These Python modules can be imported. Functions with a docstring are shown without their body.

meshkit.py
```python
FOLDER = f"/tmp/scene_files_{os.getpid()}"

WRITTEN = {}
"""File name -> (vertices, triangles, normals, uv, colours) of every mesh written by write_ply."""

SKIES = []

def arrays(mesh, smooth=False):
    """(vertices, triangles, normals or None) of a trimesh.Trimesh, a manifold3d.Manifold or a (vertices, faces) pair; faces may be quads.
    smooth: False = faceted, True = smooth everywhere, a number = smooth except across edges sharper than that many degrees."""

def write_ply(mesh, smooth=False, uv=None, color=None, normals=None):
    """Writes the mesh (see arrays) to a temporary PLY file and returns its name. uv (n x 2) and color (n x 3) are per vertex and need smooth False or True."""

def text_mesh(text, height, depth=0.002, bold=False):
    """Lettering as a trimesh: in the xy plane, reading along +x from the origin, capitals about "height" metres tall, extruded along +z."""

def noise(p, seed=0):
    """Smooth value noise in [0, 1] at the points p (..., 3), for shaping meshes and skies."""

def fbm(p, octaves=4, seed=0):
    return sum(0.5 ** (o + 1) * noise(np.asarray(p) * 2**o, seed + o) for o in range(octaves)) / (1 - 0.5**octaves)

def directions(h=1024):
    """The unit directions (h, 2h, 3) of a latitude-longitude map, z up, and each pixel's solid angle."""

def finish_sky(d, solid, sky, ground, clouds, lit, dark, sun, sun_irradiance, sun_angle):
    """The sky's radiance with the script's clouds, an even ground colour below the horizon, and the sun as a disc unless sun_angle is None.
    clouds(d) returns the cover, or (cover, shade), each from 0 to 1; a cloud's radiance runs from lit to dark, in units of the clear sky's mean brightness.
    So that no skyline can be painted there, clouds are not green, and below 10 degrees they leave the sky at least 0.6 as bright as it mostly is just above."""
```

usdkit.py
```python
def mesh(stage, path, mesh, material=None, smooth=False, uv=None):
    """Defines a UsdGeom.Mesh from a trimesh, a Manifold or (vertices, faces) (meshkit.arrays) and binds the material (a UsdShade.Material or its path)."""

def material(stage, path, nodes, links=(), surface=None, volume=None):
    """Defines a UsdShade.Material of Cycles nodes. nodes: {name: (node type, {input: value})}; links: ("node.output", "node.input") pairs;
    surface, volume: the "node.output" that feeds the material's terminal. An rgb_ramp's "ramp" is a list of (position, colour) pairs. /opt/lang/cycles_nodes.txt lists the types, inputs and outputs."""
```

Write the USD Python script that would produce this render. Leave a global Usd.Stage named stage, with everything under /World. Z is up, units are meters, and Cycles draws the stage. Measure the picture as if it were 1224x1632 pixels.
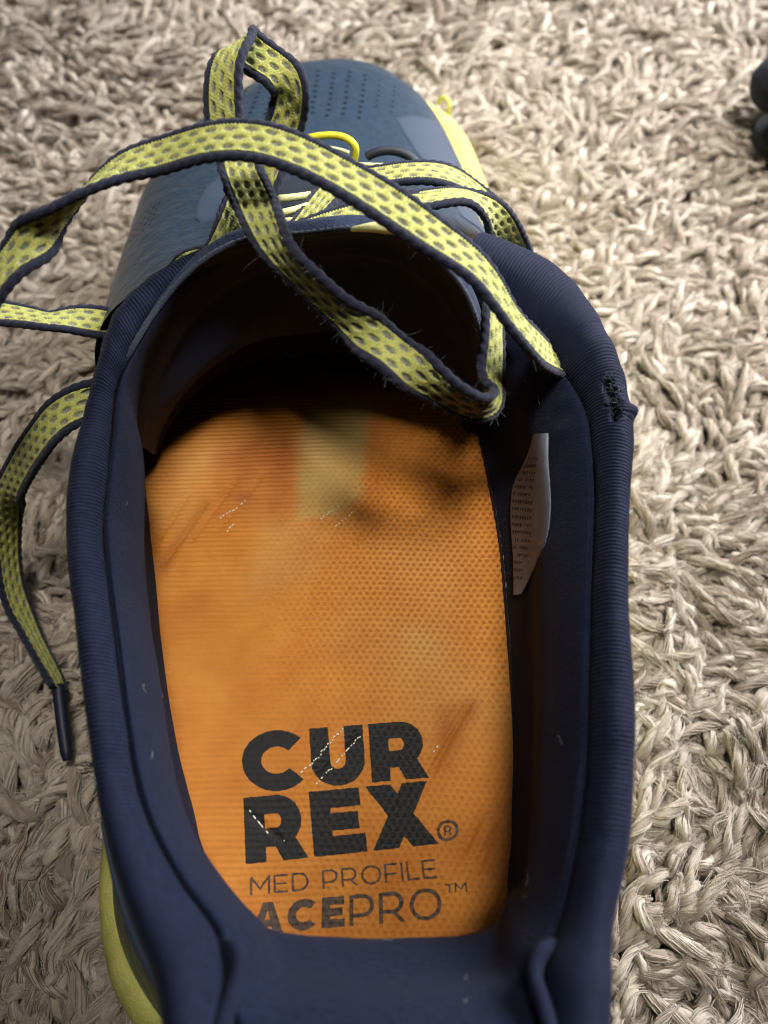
import math, numpy as np, trimesh, usdkit, meshkit
from pxr import Usd, UsdGeom, UsdLux, Sdf, Gf, Vt, UsdShade
from scipy.interpolate import CubicSpline, PchipInterpolator
from scipy.spatial import cKDTree
import shapely
from shapely.geometry import LineString, Point, Polygon, box
from shapely.ops import unary_union
from shapely import affinity

stage = Usd.Stage.CreateInMemory()
UsdGeom.SetStageUpAxis(stage, UsdGeom.Tokens.z)
UsdGeom.SetStageMetersPerUnit(stage, 1.0)
UsdGeom.Xform.Define(stage, '/World')
UsdGeom.Scope.Define(stage, '/World/Looks')
rng = np.random.default_rng(7)

# ------------------------------------------------------------------ camera
PITCH, HEIGHT, FPX = math.radians(28.0), 0.200, 1250.0
cam = UsdGeom.Camera.Define(stage, '/World/camera')
cam.AddTranslateOp().Set(Gf.Vec3d(0, 0, HEIGHT))
cam.AddRotateXOp().Set(math.degrees(PITCH))
AP = 6.9
cam.CreateHorizontalApertureAttr(AP)
cam.CreateVerticalApertureAttr(AP * 1632 / 1224)
cam.CreateFocalLengthAttr(AP * FPX / 1224)
cam.CreateClippingRangeAttr(Gf.Vec2f(0.01, 50))
cam.CreateFStopAttr(3.6)
cam.CreateFocusDistanceAttr(0.158)
cam.CreateExposureAttr(0.0)

# ------------------------------------------------------------------ lamps
def aim(prim, pos, target):
    d = Gf.Vec3d(*target) - Gf.Vec3d(*pos)
    m = Gf.Matrix4d().SetLookAt(Gf.Vec3d(*pos), Gf.Vec3d(*target), Gf.Vec3d(0.01, 0.02, 1)).GetInverse()
    prim.AddTransformOp().Set(m)

def rect(name, pos, target, w, h, power, color):
    l = UsdLux.RectLight.Define(stage, '/World/' + name)
    l.CreateWidthAttr(w); l.CreateHeightAttr(h)
    l.CreateNormalizeAttr(True); l.CreateIntensityAttr(power); l.CreateColorAttr(Gf.Vec3f(*color))
    aim(l, pos, target)
    return l

def spot(name, pos, target, radius, power, color, cone, soft):
    l = UsdLux.SphereLight.Define(stage, '/World/' + name)
    l.CreateRadiusAttr(radius); l.CreateNormalizeAttr(True); l.CreateIntensityAttr(power); l.CreateColorAttr(Gf.Vec3f(*color))
    sh = UsdLux.ShapingAPI.Apply(l.GetPrim()); sh.CreateShapingConeAngleAttr(cone); sh.CreateShapingConeSoftnessAttr(soft)
    aim(l, pos, target)

spot('lamp_light', (0.17, 0.19, 1.08), (0.055, 0.235, 0.0), 0.19, 38.0, (1.0, 0.94, 0.84), 13.0, 1.0)
rect('window_light', (0.52, 0.50, 0.40), (0.03, 0.15, 0.0), 0.34, 0.30, 4.2, (0.97, 0.97, 1.0))
rect('room_light', (-0.9, 0.3, 1.4), (0.0, 0.1, 0.05), 1.4, 1.4, 0.45, (0.85, 0.92, 1.0))

# ------------------------------------------------------------------ helpers
ca, sa = math.cos(PITCH), math.sin(PITCH)
def at(u, v, z):
    """the point of height z that the photograph shows at pixel (u, v)"""
    a, b = (u - 612) / FPX, (816 - v) / FPX
    d = np.array([a, sa + b * ca, -ca + b * sa])
    return np.array([0, 0, HEIGHT]) + d * (HEIGHT - z) / -d[2]

BASE = np.array([-0.008, 0.11, 0.0])
LOOKS = {}
def M(name, color, rough=0.6, spec=0.5, bump=None, vary=None, sheen=0.0, extra=None, coat=0.0, trans=0.0):
    """colour, roughness; bump = list of (scale, detail, strength in metres, stretch); vary = (scale, amount)"""
    n = {'p': ('principled_bsdf', {'base_color': color, 'roughness': rough, 'specular_ior_level': spec, 'sheen_weight': sheen, 'sheen_roughness': 0.4, 'coat_weight': coat, 'coat_roughness': 0.25}),
         'tc': ('texture_coordinate', {})}
    L = []
    if vary:
        n['vn'] = ('noise_texture', {'scale': vary[0], 'detail': 4.0, 'roughness': 0.6})
        n['vr'] = ('rgb_ramp', {'ramp': [(0.25, tuple(c * (1 - vary[1]) for c in color)), (0.75, tuple(min(1, c * (1 + vary[1])) for c in color))]})
        L += [('tc.object', 'vn.vector'), ('vn.fac', 'vr.fac'), ('vr.color', 'p.base_color')]
    prev = None
    for i, (sc, det, hgt, st) in enumerate(bump or []):
        n[f'm{i}'] = ('mapping', {'scale': st}); n[f'n{i}'] = ('noise_texture', {'scale': sc, 'detail': det, 'roughness': 0.6})
        n[f'b{i}'] = ('bump', {'strength': 1.0, 'distance': hgt})
        L += [('tc.object', f'm{i}.vector'), (f'm{i}.vector', f'n{i}.vector'), (f'n{i}.fac', f'b{i}.height')]
        if prev: L.append((f'{prev}.normal', f'b{i}.normal'))
        prev = f'b{i}'
    if prev: L.append((f'{prev}.normal', 'p.normal'))
    if extra: extra(n, L)
    LOOKS[name] = usdkit.material(stage, '/World/Looks/' + name, n, L, surface='p.BSDF')
    return LOOKS[name]

TAKEN = {}
def numbered(path):
    k = TAKEN.get(path, 0); TAKEN[path] = k + 1
    return path if k == 0 else f'{path}_{k:03d}'

def thing(name, label, cat, base, group=None):
    x = UsdGeom.Xform.Define(stage, numbered('/World/' + name))
    x.AddTranslateOp().Set(Gf.Vec3d(*map(float, base)))
    p = x.GetPrim(); p.SetCustomDataByKey('label', label); p.SetCustomDataByKey('category', cat)
    if group: p.SetCustomDataByKey('group', group)
    return x, np.asarray(base, float)

def part(parent, base, name, mesh, mat, smooth=True, label=None, kind=None, attrs=None):
    v, f = (mesh.vertices, mesh.faces) if hasattr(mesh, 'vertices') else mesh
    v = np.asarray(v) - base; f = np.asarray(f)
    path = numbered(f'{parent}/{name}')
    m = usdkit.mesh(stage, path, (v, f), mat, smooth=smooth)
    p = m.GetPrim()
    if label: p.SetCustomDataByKey('label', label)
    if kind: p.SetCustomDataByKey('kind', kind)
    for k, a in (attrs or {}).items():
        UsdGeom.PrimvarsAPI(m).CreatePrimvar(k, Sdf.ValueTypeNames.FloatArray, 'vertex').Set(Vt.FloatArray.FromNumpy(np.asarray(a, np.float32)))
    return path

def quads(nu, nv, wrap=False):
    i, j = np.meshgrid(np.arange(nu - 1), np.arange(nv if wrap else nv - 1), indexing='ij')
    j2 = (j + 1) % nv
    q = np.stack([i * nv + j, (i + 1) * nv + j, (i + 1) * nv + j2, i * nv + j2], -1).reshape(-1, 4)
    return np.vstack([q[:, [0, 1, 2]], q[:, [0, 2, 3]]])

def grid_mesh(P, wrap=False, flip=False):
    nu, nv = P.shape[:2]
    f = quads(nu, nv, wrap)
    return P.reshape(-1, 3), (f[:, ::-1] if flip else f)

def grid_normals(P, wrap=False):
    du = np.gradient(P, axis=0)
    dv = (np.roll(P, -1, 1) - np.roll(P, 1, 1)) if wrap else np.gradient(P, axis=1)
    n = np.cross(du, dv); return n / (np.linalg.norm(n, axis=-1, keepdims=True) + 1e-12)

def chord(P):
    d = np.linalg.norm(np.diff(P, axis=0), axis=1)
    return np.concatenate([[0], np.cumsum(np.maximum(d, 1e-6))])

def spline(P, n, t=None, pch=False):
    P = np.asarray(P, float); t = chord(P) if t is None else t
    S = (PchipInterpolator if pch else CubicSpline)(t, P, axis=0)
    return S(np.linspace(t[0], t[-1], n))

def frames(p):
    t = np.gradient(p, axis=0); t /= np.linalg.norm(t, axis=1, keepdims=True) + 1e-12
    a = np.zeros_like(p); a0 = np.cross(t[0], [0, 0, 1.0]) + 1e-6
    for i in range(len(p)):
        a0 = a0 - t[i] * (a0 @ t[i]); a0 = a0 / (np.linalg.norm(a0) + 1e-12); a[i] = a0
    return t, a, np.cross(t, a)

def tube(p, r, sides=10, rope=0.0, pitch=0.0016, caps=True):
    p = np.asarray(p, float); r = np.broadcast_to(np.asarray(r, float), (len(p),))
    t, a, b = frames(p); s = chord(p); th = np.arange(sides) * 2 * np.pi / sides
    rr = r[:, None] * (1 + rope * np.sin(2 * th[None] + 2 * np.pi * s[:, None] / pitch))
    P = p[:, None] + rr[..., None] * (np.cos(th)[None, :, None] * a[:, None] + np.sin(th)[None, :, None] * b[:, None])
    v, f = P.reshape(-1, 3), quads(len(p), sides, True)
    if caps:
        n = len(v); v = np.vstack([v, p[0], p[-1]])
        k = np.arange(sides); k2 = (k + 1) % sides; o = (len(p) - 1) * sides
        f = np.vstack([f, np.stack([k2 * 0 + n, k, k2], 1), np.stack([k * 0 + n + 1, o + k2, o + k], 1)])
    return v, f[:, ::-1]

def join(ms):
    vs, fs, n = [], [], 0
    for v, f in ms:
        vs.append(v); fs.append(np.asarray(f) + n); n += len(v)
    return np.vstack(vs), np.vstack(fs)

def curves(parent, base, name, lines, width, mat, kind=None, label=None):
    c = UsdGeom.BasisCurves.Define(stage, numbered(f'{parent}/{name}'))
    c.CreateTypeAttr('linear')
    c.CreateCurveVertexCountsAttr([len(l) for l in lines])
    c.CreatePointsAttr(Vt.Vec3fArray.FromNumpy((np.vstack(lines) - base).astype(np.float32)))
    c.CreateWidthsAttr([float(width)]); c.SetWidthsInterpolation('constant')
    UsdShade.MaterialBindingAPI.Apply(c.GetPrim()).Bind(mat)
    if kind: c.GetPrim().SetCustomDataByKey('kind', kind)
    if label: c.GetPrim().SetCustomDataByKey('label', label)

fb = lambda P, s, seed=0, o=3: meshkit.fbm(np.asarray(P) * s + 57.3, o, seed) - 0.5

# ------------------------------------------------------------------ materials
NAVY = (0.0075, 0.0105, 0.030)
rib_m = M('navy_rib_knit', NAVY, 0.70, 0.13, [(5200, 2, 0.00014, (1, 1, 1))], (900, 0.3), sheen=0.06)
lining_m = M('navy_lining_fabric', (0.0070, 0.0112, 0.031), 0.82, 0.15, [(3800, 2, 0.00028, (0.3, 1, 1)), (1900, 1, 0.00012, (0.25, 1, 1))], (1300, 0.4), sheen=0.05)
tongue_m = M('navy_tongue_fabric', (0.0095, 0.020, 0.055), 0.75, 0.25, [(4600, 2, 0.00025, (1, 0.4, 1)), (1900, 1, 0.00012, (1, 0.4, 1))], (900, 0.4), sheen=0.10)
edge_m = M('navy_stitched_edge', (0.034, 0.042, 0.068), 0.7, 0.3, [(6000, 1, 0.0002, (1, 1, 1))], (2500, 0.5), sheen=0.2)
vamp_m = M('slate_blue_film', (0.025, 0.043, 0.070), 0.36, 0.45, [(3000, 2, 0.00003, (1, 1, 1)), (220, 2, 0.0006, (1, 1, 1))], (240, 0.1))
hole_disc_m = M('dark_hole_disc', (0.010, 0.014, 0.022), 0.9, 0.1)
lighter_slate_m = M('lighter_slate_blue', (0.040, 0.058, 0.092), 0.45, 0.45, [(2500, 2, 0.00003, (1, 1, 1))], (300, 0.08))
eyestay_m = M('dark_eyestay', (0.022, 0.028, 0.042), 0.55, 0.4, [(3000, 2, 0.0001, (1, 1, 1))], (400, 0.2))
yellow_m = M('yellow_rubber', (0.55, 0.54, 0.15), 0.65, 0.25, [(900, 3, 0.0003, (1, 1, 1)), (2600, 2, 0.0002, (1, 1, 1))], (130, 0.28))
bright_m = M('bright_yellow_cord', (0.80, 0.70, 0.03), 0.45, 0.4, [(5000, 1, 0.00006, (1, 1, 1))], (900, 0.12))
pale_m = M('pale_yellow_edge', (0.72, 0.70, 0.34), 0.6, 0.3, [(4000, 1, 0.0001, (1, 1, 1))], (900, 0.15))
cordm = M('navy_lace_edge', (0.017, 0.020, 0.042), 0.8, 0.2, [(7000, 2, 0.00025, (1, 1, 1))], (2600, 0.5), sheen=0.15)
aglet_m = M('navy_lace_tip', (0.008, 0.011, 0.032), 0.5, 0.4, [(900, 2, 0.0001, (1, 1, 1))])
fuzz_m = M('lint', (0.10, 0.10, 0.12), 0.9, 0.1)
lint_m = M('pale_lint', (0.35, 0.34, 0.32), 0.9, 0.1)
tag_m = M('grey_label_fabric', (0.24, 0.27, 0.33), 0.7, 0.3, [(3500, 1, 0.0001, (1, 1, 1))], (400, 0.12))
ink_tag_m = M('label_print', (0.05, 0.05, 0.07), 0.6, 0.3)
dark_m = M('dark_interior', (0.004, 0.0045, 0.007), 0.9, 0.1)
rim_m = M('black_insole_rim', (0.012, 0.013, 0.016), 0.35, 0.5, [(1500, 1, 0.0002, (1, 1, 1))])

def weave(n, L):
    n['at'] = ('attribute', {'attribute': 'hole'})
    n['a2'] = ('attribute', {'attribute': 'tone'})
    n['tn'] = ('noise_texture', {'scale': 2600.0, 'detail': 2.0})
    n['yr'] = ('rgb_ramp', {'ramp': [(0.3, (0.31, 0.33, 0.06)), (0.7, (0.52, 0.53, 0.16))]})
    n['gr'] = ('rgb_ramp', {'ramp': [(0.35, (0.11, 0.115, 0.08)), (0.75, (0.34, 0.34, 0.29))]})
    n['mx'] = ('mix_color', {'blend_type': 'mix'})
    L += [('tc.object', 'tn.vector'), ('tn.fac', 'yr.fac'), ('tn.fac', 'gr.fac'), ('yr.color', 'mx.a'), ('gr.color', 'mx.b'), ('at.fac', 'mx.fac'), ('mx.result', 'p.base_color')]
lace_m = M('yellow_lace_weave', (0.6, 0.6, 0.2), 0.6, 0.35, [(6500, 1, 0.00012, (1, 1, 1))], sheen=0.2, extra=weave)

def insole_x(n, L):
    n['gl'] = ('attribute', {'attribute': 'pale'})
    n['st'] = ('attribute', {'attribute': 'stain'})
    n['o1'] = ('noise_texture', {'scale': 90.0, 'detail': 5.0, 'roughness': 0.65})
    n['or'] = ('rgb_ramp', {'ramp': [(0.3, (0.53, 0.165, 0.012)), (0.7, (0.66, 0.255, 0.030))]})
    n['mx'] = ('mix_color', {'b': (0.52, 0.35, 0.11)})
    n['kn'] = ('attribute', {'attribute': 'knit'}); n['kf'] = ('math', {'math_type': 'multiply', 'value2': 0.8}); n['m3'] = ('mix_color', {'b': (0.30, 0.070, 0.004)})      # shade inside the knit holes, put into the colour
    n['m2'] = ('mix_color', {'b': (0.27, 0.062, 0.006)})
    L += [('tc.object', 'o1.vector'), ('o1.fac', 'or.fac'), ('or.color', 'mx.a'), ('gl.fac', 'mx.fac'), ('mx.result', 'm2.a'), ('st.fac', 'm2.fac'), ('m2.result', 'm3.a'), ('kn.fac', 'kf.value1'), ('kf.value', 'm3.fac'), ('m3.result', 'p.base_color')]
insole_m = M('orange_insole_fabric', (0.7, 0.25, 0.03), 0.55, 0.35, [(5000, 2, 0.00010, (1, 1, 1))], sheen=0.15, extra=insole_x)
def ink_x(n, L):
    n['i1'] = ('noise_texture', {'scale': 1100.0, 'detail': 3.0, 'roughness': 0.7})
    n['ir'] = ('rgb_ramp', {'ramp': [(0.30, (0.006, 0.0065, 0.007)), (0.64, (0.013, 0.013, 0.013)), (0.84, (0.07, 0.035, 0.014))]})
    L += [('tc.object', 'i1.vector'), ('i1.fac', 'ir.fac'), ('ir.color', 'p.base_color')]
ink_m = M('black_print', (0.02, 0.02, 0.02), 0.5, 0.3, [(5000, 2, 0.00010, (1, 1, 1))], extra=ink_x)
def ink_y(n, L):
    n['i1'] = ('noise_texture', {'scale': 1500.0, 'detail': 3.0, 'roughness': 0.7})
    n['ir'] = ('rgb_ramp', {'ramp': [(0.35, (0.018, 0.015, 0.013)), (0.78, (0.13, 0.055, 0.016))]})
    L += [('tc.object', 'i1.vector'), ('i1.fac', 'ir.fac'), ('ir.color', 'p.base_color')]
ink2_m = M('worn_black_print', (0.06, 0.04, 0.03), 0.45, 0.5, [(5000, 2, 0.00010, (1, 1, 1))], extra=ink_y)
glint_m = M('clear_shiny_thread', (0.85, 0.78, 0.62), 0.12, 0.8)

# ------------------------------------------------------------------ carpet
def tag(prim, **kw):
    for k, v in kw.items(): prim.SetCustomDataByKey(k, v)

def build_carpet():
    n = 60
    xs, ys = np.linspace(-0.55, 0.55, n), np.linspace(-0.45, 0.85, n)
    X, Y = np.meshgrid(xs, ys, indexing='ij')
    P = np.stack([X, Y, 0.0003 * np.sin(X * 90) - 0.0005], -1)
    back = M('carpet_backing', (0.16, 0.13, 0.10), 0.95, 0.1, [(600, 3, 0.002, (1, 1, 1))], (200, 0.3))
    part('/World', np.zeros(3), 'carpet', grid_mesh(P), back, kind='structure')
    # pile: twisted yarn tufts that fall over
    def yarn_x(n, L):
        n['oi'] = ('object_info', {})
        n['gm'] = ('geometry', {})
        n['pn'] = ('noise_texture', {'scale': 28.0, 'detail': 3.0})
        n['wn'] = ('white_noise_texture', {'dimensions': '1D'})
        n['mr'] = ('rgb_ramp', {'ramp': [(0.0, (0.20, 0.150, 0.110)), (0.10, (0.30, 0.245, 0.195)), (0.40, (0.41, 0.350, 0.288)), (0.75, (0.485, 0.425, 0.357)), (1.0, (0.58, 0.525, 0.45))]})
        n['fn'] = ('noise_texture', {'scale': 900.0, 'detail': 3.0, 'roughness': 0.7})
        n['fm'] = ('map_range', {'from_min': 0.25, 'from_max': 0.75, 'to_min': 0.78, 'to_max': 1.12})
        n['mm'] = ('mix_color', {'blend_type': 'multiply', 'fac': 1.0})
        L += [('oi.random', 'mr.fac'), ('mr.color', 'mm.a'), ('tc.object', 'fn.vector'), ('fn.fac', 'fm.value'), ('fm.result', 'mm.b'), ('mm.result', 'p.base_color')]
    yarn = M('beige_yarn', (0.5, 0.43, 0.34), 0.85, 0.2, [(3800, 2, 0.00022, (1, 1, 1))], sheen=0.3, extra=yarn_x)
    pi = UsdGeom.PointInstancer.Define(stage, '/World/carpet_pile')
    tag(pi.GetPrim(), kind='stuff', label='shaggy beige twisted carpet pile under the shoe', category='carpet')
    protos = []
    for k in range(28):
        pre = f'/World/carpet_pile/Prototypes/tuft_{k}' if k else '/World/carpet_pile/Prototypes/tuft'
        UsdGeom.Xform.Define(stage, pre)
        r = np.random.default_rng(100 + k)
        Lr, up, fwd = r.uniform(0.010, 0.0165), r.uniform(0.0045, 0.008), r.uniform(0.004, 0.0100)
        bend, curl = r.uniform(-0.003, 0.003), r.uniform(-0.0035, 0.001)
        ctrl = np.array([[0, 0, -0.001], [fwd * .05, bend * .2, up * .55], [fwd * .4, bend * .7, up * 1.0], [fwd * .85, bend * 1.1, up * 1.0 + curl * .4], [fwd * 1.2, bend * 1.0 + r.uniform(-.002, .002), up + curl]])
        c = spline(ctrl, 18)
        t, a, b = frames(c); s = chord(c); tt = s / s[-1]
        rad = r.uniform(0.00060, 0.00098) * (0.85 + 0.35 * np.sin(np.pi * np.clip(tt, 0, 1)) + 0.15 * tt)
        rad = rad * np.sqrt(np.clip((1.03 - tt) / 0.10, 0.05, 1))
        ph = r.uniform(0, 6.28); pit = r.uniform(0.007, 0.014)
        th = np.arange(10) * 2 * np.pi / 10
        rr = rad[:, None] * (1 + 0.20 * np.cos(2 * (th[None] + 2 * np.pi * s[:, None] / pit / 2 + ph)) + 0.09 * r.standard_normal((18, 10)))
        Pm = c[:, None] + rr[..., None] * (np.cos(th)[None, :, None] * a[:, None] + np.sin(th)[None, :, None] * b[:, None])
        v, f = Pm.reshape(-1, 3), quads(18, 10, True)[:, ::-1]
        usdkit.mesh(stage, pre + '/yarn', (v, f), yarn, smooth=True)
        # loose fibres wound round the yarn
        lines = []
        for q in range(34):
            t0, t1 = sorted(r.uniform(0.1, 1.08, 2)); tq = np.linspace(t0, min(t1 + .15, 1.12), 8)
            k_ = np.clip(tq, 0, 1) * 17; i0 = np.clip(k_.astype(int), 0, 16); w = (k_ - i0)[:, None]
            cc = c[i0] * (1 - w) + c[i0 + 1] * w + np.clip(tq - 1, 0, 1)[:, None] * s[-1] * t[-1]
            an = r.uniform(0, 6.28) + tq * s[-1] / pit * np.pi
            R_ = (np.interp(tq, tt, rad) * r.uniform(0.94, 1.18) + (tq - t0) * r.uniform(0, 0.0007) * (1 + 2 * (r.random() < .12)))[:, None]
            lines.append(cc + R_ * (np.cos(an)[:, None] * a[i0] + np.sin(an)[:, None] * b[i0]))
        curves(pre, np.zeros(3), 'fibre', lines, 0.00017, yarn)
        protos.append(pre)
    # positions: jittered grid, the direction of fall from a slow noise field so that the pile lies in swirls
    d = 0.00205
    gx, gy = np.meshgrid(np.arange(-0.30, 0.33, d), np.arange(-0.13, 0.56, d), indexing='ij')
    p = np.stack([gx.ravel(), gy.ravel()], 1) + rng.uniform(-d * .75, d * .75, (gx.size, 2))
    keep = ~shapely.contains_xy(FOOT_IN, p[:, 0], p[:, 1])
    p = p[keep]; N = len(p)
    q3 = np.column_stack([p, np.zeros(N)])
    ang = 6.0 * fb(q3, 24, 3) + 3.2 * fb(q3, 75, 5) + rng.normal(0, 0.50, N) + 0.5
    tilt = rng.normal(0, 0.20, N) + 0.9 * fb(q3, 60, 9); tilt2 = rng.normal(0, 0.25, N)
    ca_, sa_ = np.cos(ang / 2), np.sin(ang / 2)
    def qm(a, b):
        w1, x1, y1, z1 = a; w2, x2, y2, z2 = b
        return (w1*w2-x1*x2-y1*y2-z1*z2, w1*x2+x1*w2+y1*z2-z1*y2, w1*y2-x1*z2+y1*w2+z1*x2, w1*z2+x1*y2-y1*x2+z1*w2)
    o = np.zeros(N)
    Q = qm((ca_, o, o, sa_), qm((np.cos(tilt/2), o, np.sin(tilt/2), o), (np.cos(tilt2/2), np.sin(tilt2/2), o, o)))
    sc = rng.uniform(0.85, 1.25, N) * (1 + 0.5 * fb(q3, 40, 11))
    z = 0.0035 * fb(q3, 55, 2) - 0.0005
    near = np.array([0.0])
    pi.CreatePositionsAttr(Vt.Vec3fArray.FromNumpy(np.column_stack([p, z]).astype(np.float32)))
    pi.CreateOrientationsAttr(Vt.QuathArray([Gf.Quath(float(a), float(b), float(c), float(e)) for a, b, c, e in zip(*Q)]))
    pi.CreateScalesAttr(Vt.Vec3fArray.FromNumpy(np.repeat(sc[:, None], 3, 1).astype(np.float32)))
    pi.CreateProtoIndicesAttr(Vt.IntArray.FromNumpy(rng.integers(0, len(protos), N).astype(np.int32)))
    pi.CreatePrototypesRel().SetTargets([Sdf.Path(x) for x in protos])

# ------------------------------------------------------------------ shoe: outlines
# sole outline (x left, x right) by y
SY = np.array([-0.030, -0.022, 0.0, 0.03, 0.06, 0.10, 0.15, 0.184, 0.208, 0.230, 0.245, 0.254])
SL = np.array([-0.020, -0.038, -0.0545, -0.0585, -0.061, -0.066, -0.0735, -0.0735, -0.067, -0.053, -0.038, -0.022])
SR = np.array([0.002, 0.022, 0.040, 0.046, 0.047, 0.044, 0.0415, 0.0372, 0.0330, 0.0272, 0.0165, 0.000])
sl, sr = PchipInterpolator(SY, SL), PchipInterpolator(SY, SR)
yy = np.linspace(-0.030, 0.254, 90)
loop = np.vstack([np.column_stack([sl(yy), yy]), [[-0.011, 0.2575]], np.column_stack([sr(yy), yy])[::-1], [[-0.009, -0.0325]]])
SOLE = Polygon(loop).buffer(0.004).buffer(-0.004).buffer(-0.003).buffer(0.003)
FOOT_IN = SOLE.buffer(-0.010)

shoe, B0 = thing('running_shoe', 'navy and slate blue running shoe with yellow sole and untied navy and yellow laces', 'shoe', BASE)
SH = '/World/running_shoe'

def ring(poly, n):
    c = np.array(poly.exterior.coords); s = chord(c)
    q = np.linspace(0, s[-1], n, endpoint=False)
    return np.column_stack([np.interp(q, s, c[:, k]) for k in (0, 1)])

def build_sole():
    prof = [(-0.006, 0.002), (-0.002, 0.004), (0.0, 0.010), (0.0005, 0.018), (-0.0005, 0.026), (-0.0015, 0.032), (-0.0035, 0.0345), (-0.0075, 0.0350), (-0.02, 0.034)]
    n = 420
    r0 = ring(SOLE, n)
    tn = np.roll(r0, -2, 0) - np.roll(r0, 2, 0); tn /= np.linalg.norm(tn, axis=1, keepdims=True)
    nn = np.column_stack([tn[:, 1], -tn[:, 0]])
    if not SOLE.exterior.is_ccw: nn = -nn
    P = []
    for o, z in spline(np.array([(a, b) for a, b in prof]), 26):
        zz = z + 0.006 * np.clip((0.03 - r0[:, 1]) / 0.06, 0, 1) * (z > 0.01) + 0.003 * np.clip((r0[:, 1] - .2) / .05, 0, 1) * (z < .02)
        flute = 0.0005 * np.sin(2 * np.pi * np.arange(n) / n * 46) * math.exp(-((z - 0.013) / 0.007) ** 2)
        P.append(np.column_stack([r0 + nn * (o + flute)[:, None] if np.ndim(flute) else r0 + nn * o, zz]))
    P = np.array(P)
    P += 0.0006 * fb(P, 60, 4)[..., None] + (0.0016 * np.clip((0.05 - P[..., 1]) / 0.05, 0, 1) * fb(P * [1, 1, .35], 120, 6))[..., None] * [1, .4, 0]
    part(SH, B0, 'midsole', grid_mesh(P, True), yellow_m, label='yellow foam midsole')

build_sole()

# vamp (toe box)
VY = np.array([0.115, 0.15, 0.175, 0.193, 0.2045, 0.2264, 0.240, 0.250, 0.2545])
VL = np.array([-0.0690, -0.0715, -0.0715, -0.0700, -0.0655, -0.0530, -0.0410, -0.0280, -0.0120])
VR = np.array([0.0385, 0.0340, 0.0285, 0.0262, 0.0240, 0.0180, 0.0100, 0.0000, -0.0120])
vl, vr = PchipInterpolator(VY, VL), PchipInterpolator(VY, VR)
CY = np.array([0.115, 0.130, 0.15, 0.17, 0.20, 0.22, 0.235, 0.246, 0.2545])
CZ = np.array([0.088, 0.081, 0.0735, 0.0675, 0.0600, 0.0555, 0.0515, 0.0465, 0.0360])
cz = PchipInterpolator(CY, CZ)

def vamp_point(ph, w):
    """ph across (0 left .. pi right), w along (0 rear .. 1 toe tip)"""
    y = 0.115 + (0.2545 - 0.115) * np.sin(w * np.pi / 2)
    l, r, top = vl(y), vr(y), cz(y)
    xc, hw = (l + r) / 2, (r - l) / 2
    c, s = np.cos(ph), np.sin(ph)
    x = xc - hw * np.sign(c) * np.abs(c) ** 0.86
    z = 0.026 + (top - 0.026) * np.abs(s) ** 0.62
    return np.stack([x, y + 0 * x, z], -1)

nph, nw = 400, 440
PH, WW = np.meshgrid(np.linspace(0, np.pi, nph), np.linspace(0, 1, nw) , indexing='ij')
VP = vamp_point(PH, WW)
VN = grid_normals(VP)
VP = VP + VN * 0.0006 * fb(VP, 35, 21)[..., None]
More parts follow.
